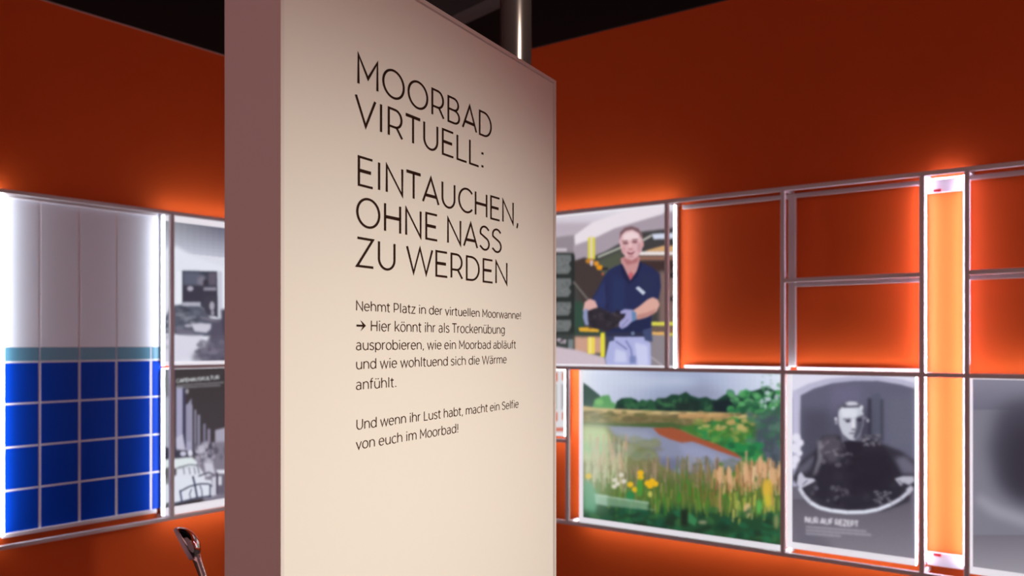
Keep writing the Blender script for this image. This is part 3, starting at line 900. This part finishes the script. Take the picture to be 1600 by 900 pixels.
def paint_bathroom(c):
    c.rect(240, 320, 450, 590, (222, 224, 236), 1)
    for i in range(20):
        t = i / 19
        x = 256 + i * 10
        top = (150 - 70 * min(1, t * 2.0), 152 - 72 * min(1, t * 2.0), 160 - 62 * min(1, t * 2.0))
        c.vgrad(x - 5, 343, x + 6, 392 + 20 * t, top, (206 - 36 * t, 208 - 36 * t, 224 - 34 * t), 10)
    c.poly([(256, 388), (275, 384), (300, 400), (352, 418), (450, 440), (450, 590), (256, 590)], (230, 233, 244), 3)
    # doorway
    c.poly([(284, 423), (339, 424), (341, 500), (341, 497), (312, 478), (284, 478)], (62, 66, 82), 0.9)
    c.rect(286, 425, 312, 448, (92, 98, 116), 3)
    c.ell(315, 440, 7, 10, (126, 122, 138), 2.5)
    c.rect(326, 426, 338, 448, (98, 90, 106), 2)
    c.ell(321, 442, 4, 6, (56, 52, 64), 1.5)
    c.rect(286, 446, 338, 472, (58, 56, 70), 2)
    c.ell(297, 451, 5, 4, (176, 172, 188), 1.2)
    c.rect(318, 449, 338, 454, (150, 146, 162), 1.4)
    c.rect(318, 462, 340, 494, (64, 62, 76), 2)
    c.ell(331, 478, 4, 7, (170, 166, 180), 1.2)
    c.ell(332, 489, 2.6, 5, (156, 152, 168), 1.2)
    c.rect(340, 424, 347, 498, (202, 204, 218), 1)
    c.rect(276, 424, 284, 478, (236, 240, 248), 1)
    # washstand and tub
    c.poly([(272, 477), (300, 474), (316, 480), (330, 500), (352, 498), (450, 490), (450, 520), (300, 526), (256, 520), (256, 500), (266, 481)], (86, 90, 106), 1.4)
    c.rect(284, 472, 313, 478.5, (176, 176, 192), 1)
    speckle(c, 30, 276, 480, 316, 518, [(72, 76, 90), (104, 110, 124), (60, 62, 76), (138, 140, 154)], 6, 3, .6, 1)
    c.ell(294, 509, 6, 2.6, (170, 168, 184), 1)
    c.poly([(275, 512), (300, 516), (304, 524), (276, 522)], (110, 108, 126), 2)
    c.poly([(298, 506), (312, 505), (330, 506), (330, 514), (322, 520), (304, 518)], (204, 202, 218), 1.4)
    c.poly([(312, 494), (345, 500), (346, 506), (314, 498)], (118, 114, 130), 1.2)
    c.poly([(332, 505), (352, 498), (450, 492), (450, 590), (322, 568), (326, 530)], (84, 80, 98), 3)
    c.poly([(345, 484), (356, 482), (356, 540), (348, 530)], (70, 66, 84), 2)
    # floor
    c.poly([(256, 522), (276, 524), (318, 524), (316, 536), (306, 548), (296, 562), (256, 566)], (220, 218, 234), 2.5)
    c.poly([(300, 556), (316, 540), (330, 530), (352, 520), (352, 564), (300, 564)], (94, 90, 108), 4, .8)
    speckle(c, 34, 304, 532, 352, 562, [(76, 72, 90), (120, 116, 134), (100, 96, 114)], 6, 4, .6, 1.4)
    for y in (500, 512, 524, 540):
        c.rect(256, y, 266, y + 5, (176, 180, 190), 2, .8)
    c.blur(0.9)
    c.noise(1.5)


def paint_spa_hall(c):
    c.rect(240, 560, 450, 830, (60, 54, 58), 1)
    c.vgrad(256, 575, 450, 700, (56, 52, 54), (64, 58, 64))
    # columns at the left, receding
    c.rect(256, 578, 268, 700, (176, 180, 192), 1.5)
    c.rect(256, 578, 264, 620, (120, 124, 128), 2)
    for x0, x1, yt, yb, k in ((275, 285.5, 604, 704, (168, 166, 196)), (290, 300, 632, 714, (166, 164, 190)), (303, 306.5, 640, 700, (136, 134, 158)),
                              (308.5, 312.5, 648, 700, (140, 138, 160)), (317, 321, 662, 698, (124, 120, 144)), (324, 328.5, 670, 698, (140, 134, 156))):
        c.rect(x0, yt, x1, yb, k, 1)
    c.poly([(290, 636), (299, 622), (300, 690), (290, 690)], (150, 148, 172), 1.2)
    c.rect(285.5, 606, 290, 700, (62, 62, 88), 1)
    c.ell(292, 611.5, 2.8, 4, (150, 148, 154), .9)
    c.poly([(336, 672), (352, 668), (450, 660), (450, 720), (336, 712)], (168, 164, 182), 1.4)
    # guests and tables
    c.poly([(275, 684), (285, 678), (290, 704), (276, 706)], (196, 194, 216), 1.2)
    c.poly([(258, 700), (300, 706), (300, 714), (276, 718), (258, 716)], (60, 60, 76), 1.6)
    c.ell(286, 709, 5, 4, (204, 204, 224), 1)
    c.ell(297, 708, 4, 5, (222, 222, 238), 1)
    c.poly([(302, 700), (328, 692), (352, 690), (450, 690), (450, 790), (320, 790), (306, 740)], (128, 122, 138), 2)
    c.ell(306, 704, 5, 7, (58, 56, 72), 1.4)
    speckle(c, 40, 304, 694, 352, 724, [(180, 176, 194), (96, 92, 108), (204, 200, 214), (70, 66, 82)], 4, 5, .6, 1)
    c.poly([(256, 718), (300, 714), (308, 722), (306, 730), (280, 732), (256, 732)], (226, 234, 238), 1.2)
    c.poly([(275, 732), (310, 728), (320, 742), (320, 752), (300, 758), (275, 770)], (226, 228, 240), 1.4)
    for x in (286, 295, 303):
        c.line([(x, 730), (x + 2, 741)], 1.6, (120, 124, 136), 0.8)
    c.line([(277, 731), (296, 726), (308, 727), (311, 740)], 1.8, (106, 108, 122), 0.8)
    c.poly([(318, 722), (332, 724), (336, 740), (322, 746)], (206, 204, 220), 1.6)
    c.line([(310, 744), (326, 738), (334, 742)], 2, (66, 64, 80), 1)
    c.rect(338, 734, 352, 740, (226, 226, 236), 1)
    c.poly([(340, 742), (352, 742), (352, 772), (340, 772)], (104, 98, 114), 2)
    c.rect(341, 744, 346, 758, (216, 214, 226), 1)
    c.poly([(331, 746), (338, 744), (338, 774), (332, 774)], (208, 206, 222), 1)
    c.rect(337.5, 738, 340, 772, (62, 58, 76), 1)
    # tablecloth with the bentwood chair in front
    c.poly([(256, 748), (276, 742), (300, 748), (330, 750), (333, 776), (300, 780), (256, 792)], (226, 230, 242), 1.4)
    c.line([(281, 766), (284, 784)], 2.4, (56, 58, 96), 0.7)
    c.line([(281, 768), (296, 760), (312, 756), (326, 756), (331, 760)], 2.2, (64, 66, 88), 0.7)
    c.line([(301, 744), (304, 756), (308, 778)], 2.6, (48, 52, 80), 0.7)
    c.line([(298, 780), (296, 772), (299, 764)], 1.8, (104, 104, 130), 0.7)
    c.line([(316, 778), (315, 766), (312, 758)], 1.8, (96, 96, 124), 0.7)
    c.line([(328, 757), (328, 777)], 2, (70, 68, 92), 0.7)
    c.line([(262, 789), (285, 784), (308, 778), (331, 775)], 2.6, (62, 64, 88), 0.8)
    c.ell(263, 788.5, 4, 3, (66, 74, 70), 0.9)
    c.poly([(262, 730), (268, 732), (268, 756), (257, 756), (257, 734)], (112, 112, 112), 1.5, .8)
    # heading
    c.text('CAFÉHAUSKULTUR'.replace('É', 'E'), 275.5, 598, 342, 592, 5.4, (196, 200, 202), 1.7, 0.6)
    for k, x1 in ((0, 350), (1, 344)):
        y = 601.5 + k * 3.6
        c.line([(276, y + .6), (x1, y - 4 + k)], 2.4, (132, 132, 136), 0.9, .8)
    c.blur(0.9)
    c.noise(1.5)


def paint_leaflet(c):
    c.rect(700, 560, 900, 700, (226, 224, 228), 1)
    for y in (582, 644):
        c.rect(864, y, 871, y + 14, (218, 96, 66), 1.2)
        c.rect(878.5, y, 884, y + 12, (214, 120, 96), 1.2)
    c.rect(864, 600, 870, 640, (150, 176, 176), 1.5)
    c.rect(877, 600, 884, 640, (176, 174, 178), 1.5)
    c.rect(868, 668, 884, 674, (214, 120, 104), 1)
    for x in (790, 815, 840):
        for y in (582, 644):
            c.rect(x, y, x + 8, y + 13, (214, 100, 74), 1)


def paint_dark_interior(c):
    c.rect(1500, 570, 1720, 900, (128, 126, 140), 2)
    c.vgrad(1505, 590, 1720, 640, (140, 138, 156), (112, 110, 128))
    c.poly([(1560, 640), (1590, 626), (1720, 620), (1720, 800), (1600, 786), (1560, 760), (1545, 700)], (72, 70, 84), 10)
    c.ell(1604, 722, 34, 62, (52, 50, 62), 12)
    c.poly([(1528, 770), (1560, 790), (1620, 812), (1720, 822), (1720, 834), (1610, 826), (1550, 806), (1524, 784)], (156, 154, 168), 5)
    c.vgrad(1505, 836, 1720, 900, (116, 112, 124), (160, 156, 166))


# ------------------------------------------------------------------ text panel
panel_w0, panel_w1 = PN.s(436), PN.s(867)
P_TOP = PN.h(866, 126)
P_BOT = 0.06
THICK = 0.1146
t = thing('text_panel', 'tall white freestanding text panel with brown lettering in front of the steel pole', 'sign', PN.p((panel_w0 + panel_w1) / 2, P_BOT, -THICK / 2))
v, f = PN.box(panel_w0, panel_w1, P_BOT, P_TOP, -THICK, -0.002)
bevel(mesh_object('body', v, f, M['side'], t), 0.002)
LIP = 0.0075
ring = [PN.box(panel_w0, panel_w0 + LIP, P_BOT, P_TOP, -0.002, 0.0035),
        PN.box(panel_w1 - LIP, panel_w1, P_BOT, P_TOP, -0.002, 0.0035),
        PN.box(panel_w0 + LIP, panel_w1 - LIP, P_TOP - LIP, P_TOP, -0.002, 0.0035),
        PN.box(panel_w0 + LIP, panel_w1 - LIP, P_BOT, P_BOT + LIP, -0.002, 0.0035)]
v, f = join(ring)
mesh_object('edge_profile', v, f, M['profile'], t)
GAP = 0.003
v, f = PN.box(panel_w0 + LIP + GAP, panel_w1 - LIP - GAP, P_BOT + LIP + GAP, P_TOP - LIP - GAP, -0.002, 0.0)
mesh_object('fabric_face', v, f, M['fabric'], t)
for a, c in ((panel_w0 + 0.05, panel_w0 + 0.2), (panel_w1 - 0.2, panel_w1 - 0.05)):
    v, f = PN.box(a, c, 0, P_BOT, -0.10, -0.02)
    mesh_object('foot', v, f, M['side'], t)

# text, x where the cap height is read, y of cap top, y of baseline, left px, right px
TITLE = [('MOORBAD', 561, 85.5, 130.7, 559.8, 767.0), ('VIRTUELL:', 594, 162.7, 205.8, 555.8, 753.6)]
SUB = [('EINTAUCHEN,', 561.5, 244.8, 288.8, 560.5, 808.5), ('OHNE NASS', 601, 317.4, 360.3, 558.0, 782.5), ('ZU WERDEN', 558, 371.3, 415.2, 557.8, 791.6)]
BODY = [('Nehmt Platz in der virtuellen Moorwanne!', 557.5, 470.1, 484.8, 557.0, 813.0),
        ('Hier könnt ihr als Trockenübung', 580.5, 501.0, 517.0, 580.0, 788.0),
        ('ausprobieren, wie ein Moorbad abläuft', 557, 531.3, 546.7, 556.8, 805.5),
        ('und wie wohltuend sich die Wärme', 557, 561.2, 576.7, 557.0, 791.0),
        ('anfühlt.', 557, 593.2, 608.8, 556.8, 618.0),
        ('Und wenn ihr Lust habt, macht ein Selfie', 557.5, 655.8, 671.2, 557.5, 809.6),
        ('von euch im Moorbad!', 557, 686.6, 702.2, 556.5, 715.0)]


def letters(name, lines, weight, capfix=None):
    parts = []
    for (tx, xm, yt, yb, xl, xr) in lines:
        hb = PN.h(xm, yb)
        cap = capfix or (PN.h(xm, yt) - hb)
        for V, F in text_line(tx, PN.s(xl), PN.s(xr), hb, cap, weight):
            parts.append(([PN.p(a, b, 0.0006) for a, b in V], F))
    v, f = join(parts)
    return mesh_object(name, v, f, M['ink_small' if name == 'body_text' else 'ink'], t)


letters('title_text', TITLE, 0.0041)
letters('subtitle_text', SUB, 0.0041)
letters('body_text', BODY[:5], 0.0016)
letters('body_text', BODY[5:], 0.0016)
y0, sL, sR, w = PN.h(557, 508.6), PN.s(556.8), PN.s(571.5), 0.0017
sM = sL + (sR - sL) * .42
av = [(sL, y0 - w), (sM + .006, y0 - w), (sM, y0 - .0095), (sR, y0), (sM, y0 + .0095), (sM + .006, y0 + w), (sL, y0 + w)]
mesh_object('arrow', [PN.p(a, c, .0006) for a, c in av], [tuple(range(7))], M['ink'], t)

# ------------------------------------------------------------------ steel pole behind the panel
px, py = 0.0101, 2.30
t = thing('steel_pole', 'round brushed steel pole rising to the ceiling behind the text panel', 'pole', (px, py, 0))
v, f = tube([(px, py, 0.01), (px, py, CEIL)], [0.042, 0.042], 40)
mesh_object('shaft', v, f, M['steel'], t, smooth=False)
for p in t.children[0].data.polygons:
    p.use_smooth = len(p.vertices) == 4
v, f = tube([(px, py, 0), (px, py, 0.012)], [0.1, 0.1], 40)
mesh_object('base_plate', v, f, M['steel'], t)

# ------------------------------------------------------------------ right display frame
FO, TB = 0.141, 0.019            # front plane offset from the wall, tube size
RO = 0.045                       # rear plane offset


def build_frame(label, pl, base_s, group=None):
    return thing('display_frame', label, 'display frame', pl.p(base_s, 0.52, 0.07), 'white tube display frames')


def bar(kind, pl, t, s0, s1, h0, h1, front=True, mat='tube'):
    o1 = FO if front else RO
    v, f = pl.box(s0, s1, h0, h1, o1 - TB, o1)
    return bevel(mesh_object(kind, v, f, M[mat], t), 0.0012, 1)


R_TOP = RW.h(868, 330.8, FO)
R_BOT = RW.h(868, 816.8, FO)
R_MID = RW.h(1240, 585, FO) + TB          # top of the middle rail
fr = build_frame('long white tube lattice holding pictures on the right orange wall', RW, 0.6)
S_L, S_R = RW.s(640, FO), RW.s(1760, FO)
for h in (R_TOP, R_MID, R_BOT + TB):
    bar('rail', RW, fr, S_L, S_R, h - TB, h)
posts = {}
for key, x, lo, hi in (('e', 640, R_BOT + TB, R_TOP - TB), ('a', 883.3, R_BOT + TB, R_MID - TB), ('b', 1038, R_MID, R_TOP - TB),
                       ('c', 1219.3, R_BOT + TB, R_TOP - TB), ('d', 1436.3, R_BOT + TB, R_TOP - TB), ('f', 1506, R_BOT + TB, R_TOP - TB)):
    s = RW.s(x, FO)
    posts[key] = s
    if key == 'c':
        bar('post', RW, fr, s, s + TB, R_MID, hi)
        bar('post', RW, fr, s, s + TB, lo, R_MID - TB)
    elif key in 'df':
        bar('post', RW, fr, s, s + TB, R_MID, hi)
        bar('post', RW, fr, s, s + TB, lo, R_MID - TB)
    else:
        bar('post', RW, fr, s, s + TB, lo, hi)
h_bc = RW.h(1436, 425.5, FO)
bar('rail', RW, fr, posts['c'] + TB, posts['d'], h_bc - TB, h_bc)
bar('rail', RW, fr, posts['f'] + TB, S_R, h_bc - TB, h_bc)
h_sm = RW.h(870, 685.5, FO)
bar('rail', RW, fr, S_L + TB, posts['a'], h_sm - TB, h_sm)
# rear lattice
rh_top = RW.h(1240, 302.5, RO)
rh_bc = RW.h(1436, 433.5, RO)
rh_mid = RW.h(1240, 573.3, RO)
s_A0 = RW.s(1066, RO)
s_c0, s_c1 = RW.s(1231.5, RO), RW.s(1242.5, RO)
s_d = RW.s(1438, RO)
s_f0 = RW.s(1506, RO)
bar('rear_rail', RW, fr, s_A0, s_c0, rh_top - TB, rh_top, False)
bar('rear_rail', RW, fr, s_c1, s_d, rh_top - TB, rh_top, False)
for a, c in ((s_A0, s_c0), (s_c1, s_d)):
    v, f = RW.box(a, c, rh_mid - TB * .75, rh_mid, 0.002, 0.022)
    bevel(mesh_object('rear_rail', v, f, M['tube'], fr), 0.0012, 1)
bar('rear_rail', RW, fr, s_c1, s_d, rh_bc - TB, rh_bc, False)
bar('rear_rail', RW, fr, s_f0 + TB, S_R, rh_bc - TB, rh_bc, False)
bar('rear_rail', RW, fr, s_f0 + TB, S_R, rh_top - TB, rh_top, False)
bar('rear_post', RW, fr, s_c0, s_c1, rh_mid, rh_top, False)
R_BOT_REAR = R_BOT + 0.03
bar('rear_post', RW, fr, s_d, s_d + TB, R_BOT_REAR, rh_top, False)
bar('rear_post', RW, fr, s_f0, s_f0 + TB, R_BOT_REAR, rh_top, False)
# LED strips on rear post flanks; the outer post's pair is added for glow
for s in (s_d - 0.002, s_d + TB, s_f0 - 0.002, s_f0 + TB):
    lo_ = R_BOT_REAR + 0.02 if s in (s_d + TB, s_f0 - 0.002) else rh_mid + 0.02
    v, f = RW.box(s, s + 0.002, lo_, rh_top + 0.004, RO - 0.013, RO - 0.001)
    kind = 'led' if s in (s_d + TB, s_f0 - 0.002) else ('led_side' if s < s_d else 'led_low')
    mesh_object('led_strip', v, f, M[kind], fr)
    if s in (s_d - 0.002, s_f0 - 0.002):         # added lip hiding the strip's bright front edge
        v, f = RW.box(s - 0.002, s + 0.002, lo_, rh_top - TB, RO + 0.001, RO + 0.003)
        mesh_object('strip_cover', v, f, M['tube'], fr)
# short upward LED added to light the wall above the column
v, f = RW.box(s_d + TB + 0.006, s_f0 - 0.006, rh_top + 0.001, rh_top + 0.004, 0.012, 0.030)
mesh_object('led_strip', v, f, M['led_side'], fr)
# white end plates with a red plug, top and bottom of the lit column
for hh, dh in ((rh_top, -0.055), (R_BOT_REAR, 0.055)):
    a, b = sorted((hh, hh + dh))
    v, f = RW.box(s_d + TB + 0.005, s_f0 - 0.005, a, b, 0.012, 0.030)
    mesh_object('end_plate', v, f, M['tube'], fr)
    v, f = RW.box(s_d + TB + 0.03, s_d + TB + 0.06, (a if dh < 0 else b - 0.012), (a + 0.012 if dh < 0 else b), 0.030, 0.036)
    mesh_object('plug', v, f, M['red'], fr)
# connectors between front and rear lattice
for s, h in ((posts['b'], R_TOP), (posts['c'], R_TOP), (posts['d'], R_TOP), (posts['f'], R_TOP), (posts['d'], R_MID),
             (posts['a'], R_BOT + TB), (posts['c'], R_BOT + TB), (posts['d'], R_BOT + TB)):
    v, f = RW.box(s + .002, s + TB - .002, h - TB + .002, h - .002, 0.0, FO - TB)
    mesh_object('connector', v, f, M['tube'], fr)

# ------------------------------------------------------------------ left display frame
L_TOP = LW.h(126, 311, FO)
L_BOT = LW.h(126, 838, FO)
fl = build_frame('white tube lattice holding the tile panel on the left orange wall', LW, 2.4)
LS0, LS1 = LW.s(-60, FO), LW.s(440, FO)
for h in (L_TOP, L_BOT + TB):
    bar('rail', LW, fl, LS0, LS1, h - TB, h)
sp = LW.s(266.6, FO)
bar('post', LW, fl, sp, sp + 0.0235, L_BOT + TB, L_TOP - TB)
sq = LW.s(-30, FO)
bar('post', LW, fl, sq, sq + TB, L_BOT + TB, L_TOP - TB)
bar('post', LW, fl, LS1 - TB, LS1, L_BOT + TB, L_TOP - TB)
hm = LW.h(310, 569.8, FO)
bar('rail', LW, fl, sp + 0.0235, LS1 - TB, hm - TB, hm)
rb1 = LW.h(126, 815.2, RO)
rt = LW.h(126, 323, RO)
bar('rear_rail', LW, fl, LW.s(4, RO), LW.s(245, RO), rb1 - TB, rb1, False)
bar('rear_rail', LW, fl, LW.s(4, RO), LW.s(245, RO), rt, rt + TB, False)
for s, h in ((sp, L_TOP), (sp, L_BOT + TB), (sq, L_TOP), (sq, L_BOT + TB)):
    v, f = LW.box(s + .002, s + TB - .002, h - TB + .002, h - .002, 0.0, FO - TB)
    mesh_object('connector', v, f, M['tube'], fl)

# ------------------------------------------------------------------ tile panel on the left wall
TO = 0.028
ts0, ts1 = LW.s(2, TO), LW.s(252, TO)
th0, th1 = rb1, LW.h(180, 323, TO)
t = thing('tile_panel', 'large panel of white tiles above blue tiles on the left orange wall', 'tile panel', LW.p((ts0 + ts1) / 2, th0, 0.02))
v, f = LW.box(ts0, ts1, th0, th1, 0.006, TO - 0.001)
mesh_object('grout_board', v, f, M['grout'], t)
gw = LW.s(183.8, TO) - LW.s(180.2, TO)
g1, g2 = LW.s(182, TO), LW.s(236, TO)
pitch = g2 - g1
rows = [LW.h(182, y, TO) for y in (542, 563.2, 622.8, 684.3, 745.3)]
ghh = gw * 0.75
cols = []
x = g2 + pitch
while x > ts0 - pitch:
    cols.append(x)
    x -= pitch
cols = sorted(cols)
cells = {'white_tiles': [], 'teal_tiles': [], 'blue_tiles': []}
for a, b in zip(cols[:-1], cols[1:]):
    l, r = max(a + gw / 2, ts0), min(b - gw / 2, ts1)
    if r - l < 0.004:
        continue
    def tile(kind, b0, b1, gx=0):
        cells[kind].append(LW.box(l - gx, r + gx, b0, b1, TO - 0.001, TO))
    tile('white_tiles', rows[0] + ghh * .1, th1, -0.0)
    tile('teal_tiles', rows[1] + ghh / 2, rows[0] - ghh * .1, gw * .25)
    for i in range(1, 5):
        top = rows[i] - ghh / 2
        bot = rows[i + 1] + ghh / 2 if i < 4 else th0
        tile('blue_tiles', bot, top)
for k, mt in (('white_tiles', 'tile_white'), ('teal_tiles', 'tile_teal'), ('blue_tiles', 'tile_blue')):
    v, f = join(cells[k])
    mesh_object(k, v, f, M[mt], t)
# added LED profile, there to brighten the left end of the tile panel
v, f = LW.box(ts0 - 0.034, ts0 - 0.006, th0, th1, 0.0, 0.075)
tag(mesh_object('added_light_profile', v, f, M['glow'], None, origin=LW.p(ts0 - .016, th0, .03)), 'added slim glowing upright profile brightening the left end of the tile panel', 'added light profile')

# ------------------------------------------------------------------ light boxes with backlit pictures
BO, BD = 0.065, 0.055          # front plane off the right wall, depth
def rbox(xl, xr, top, bot):
    """top, bot = (x, y) read on the box front"""
    return (RW.s(xl, BO), RW.s(xr, BO), RW.h(*bot, BO), RW.h(*top, BO))


light_box('tall light box with colour photograph of a worker in navy polo shirt holding peat', RW,
          rbox(770, 1053, (1041, 315), (868, 573.5)), BO, BD, (.02, 0.0, .018, .022), paint_worker, (120, 110, 110))
light_box('wide light box with colour photograph of a pond between reeds and woods', RW,
          rbox(905, 1222, (1050, 578.5), (933, 820)), BO, BD, (.026, 0.0, .030, .004), paint_pond, (120, 130, 80))
light_box('light box with black and white photograph of a man in a peat bath', RW,
          rbox(1229, 1431, (1300, 584), (1240, 857)), BO, BD, (.027, .004, .030, .004), paint_bather, (100, 100, 110), glow=12)
light_box('small light box with white red-marked print, left of the pond picture', RW,
          rbox(775, 882, (870, 578), (870, 681)), BO, BD, (.01, .0, .012, .004), paint_leaflet, (226, 224, 228))
light_box('light box with dim grey photograph at the far right, beyond the bright orange gap', RW,
          rbox(1515, 1720, (1300, 584), (1240, 857)), BO, BD, (.012, .01, .030, .01), paint_dark_interior, (110, 108, 120))

LO, LD = 0.075, 0.038
def lbox(xl, xr, top, bot):
    return (LW.s(xl, LO), LW.s(xr, LO), LW.h(*bot, LO), LW.h(*top, LO))


light_box('light box with grey photograph of a washroom doorway, topmost of two on the left wall', LW,
          lbox(256.8, 430, (278, 333.5), (300, 570.5)), LO, LD, (0.0, .02, .022, .049), paint_bathroom, (200, 200, 210), glow=12)
light_box('light box with dark photograph of a columned hall and chairs, below the washroom picture', LW,
          lbox(256.8, 430, (300, 575), (300, 799.5)), LO, LD, (0.0, .02, .046, .004), paint_spa_hall, (90, 86, 92), glow=12)


# ------------------------------------------------------------------ hand shower of the bathtub
def W(px_, py_, y):
    return Vector(((px_ - 800) / FPX * y, y, EYE + (HORIZON - py_) / FPX * y))


SY = 2.25
t = thing('hand_shower', 'chrome hand shower with curved dome head below the left picture frame', 'shower', (W(372, 1000, SY).x, SY, 0))
top, bot = W(270.5, 827, SY), W(296.5, 876, SY)
cen = (top + bot) / 2
axis = (bot - top).normalized()                # along the spray face
view = (cen - Vector((0, 0, EYE))).normalized()
nrm = axis.cross(view).normalized()            # across the face, seen edge on from the front
if nrm.x < 0:
    nrm = -nrm                                 # nrm points to the dome side
nrm = (nrm - view * 0.03).normalized()
side = axis.cross(nrm).normalized()
R0 = (bot - top).length / 2


def lathe(profile, c, ax, u, w, seg=40):
    V, F = [], []
    for r, d in profile:
        for k in range(seg):
            a = 2 * math.pi * k / seg
            V.append(tuple(c + ax * d + (u * math.cos(a) + w * math.sin(a)) * r))
    for i in range(len(profile) - 1):
        for k in range(seg):
            k2 = (k + 1) % seg
            F.append((i * seg + k, i * seg + k2, (i + 1) * seg + k2, (i + 1) * seg + k))
    F.append(tuple(range(seg)))
    F.append(tuple((len(profile) - 1) * seg + k for k in range(seg)))
    return V, F


v, f = lathe([(R0 * .96, 0.0), (R0, 0.002), (R0, 0.0085), (R0 * .98, 0.0092)], cen, nrm, axis, side)
mesh_object('spray_face', v, f, M['spray'], t, smooth=False)
# dome that leans towards the handle
prof = [(math.cos(math.radians(q)), math.sin(math.radians(q))) for q in (0, 8, 18, 28, 38, 48, 58, 68, 78, 87)]
V, F = [], []
seg = 40
for r, d in prof:
    for k in range(seg):
        a = 2 * math.pi * k / seg
        V.append(tuple(cen + nrm * (0.0096 + d * R0 * 0.72) + axis * (0.20 * R0 * d) + (axis * math.cos(a) + side * math.sin(a)) * r * R0 * .99))
for i in range(len(prof) - 1):
    for k in range(seg):
        k2 = (k + 1) % seg
        F.append((i * seg + k, i * seg + k2, (i + 1) * seg + k2, (i + 1) * seg + k))
F.append(tuple(range(seg))); F.append(tuple((len(prof) - 1) * seg + k for k in range(seg)))
mesh_object('head', V, F, M['chrome'], t, smooth=True)
hp = [W(303, 862, SY + .01), W(309, 877, SY + .01), W(316, 897, SY + .01), W(326, 935, SY + .01), W(338, 980, SY + .01), W(346, 1010, SY + .01)]
v, f = tube(hp, [0.0135, 0.0105, 0.0098, 0.0105, 0.012, 0.0125], 24)
mesh_object('handle', v, f, M['chrome'], t, smooth=True)
e = hp[-1]
v, f = tube([e + Vector((-0.004, 0, 0.016)), e + Vector((0.012, 0, -0.05))], [0.019, 0.017], 24)
mesh_object('holder', v, f, M['chrome'], t)
v, f = tube([e + Vector((0.010, 0, -0.045)), e + Vector((0.03, 0.01, -0.10)), Vector((e.x + .04, e.y + .01, 0.45)), Vector((e.x + .04, e.y + .01, 0.0))], [0.011] * 4, 20)
mesh_object('standpipe', v, f, M['chrome'], t, smooth=True)
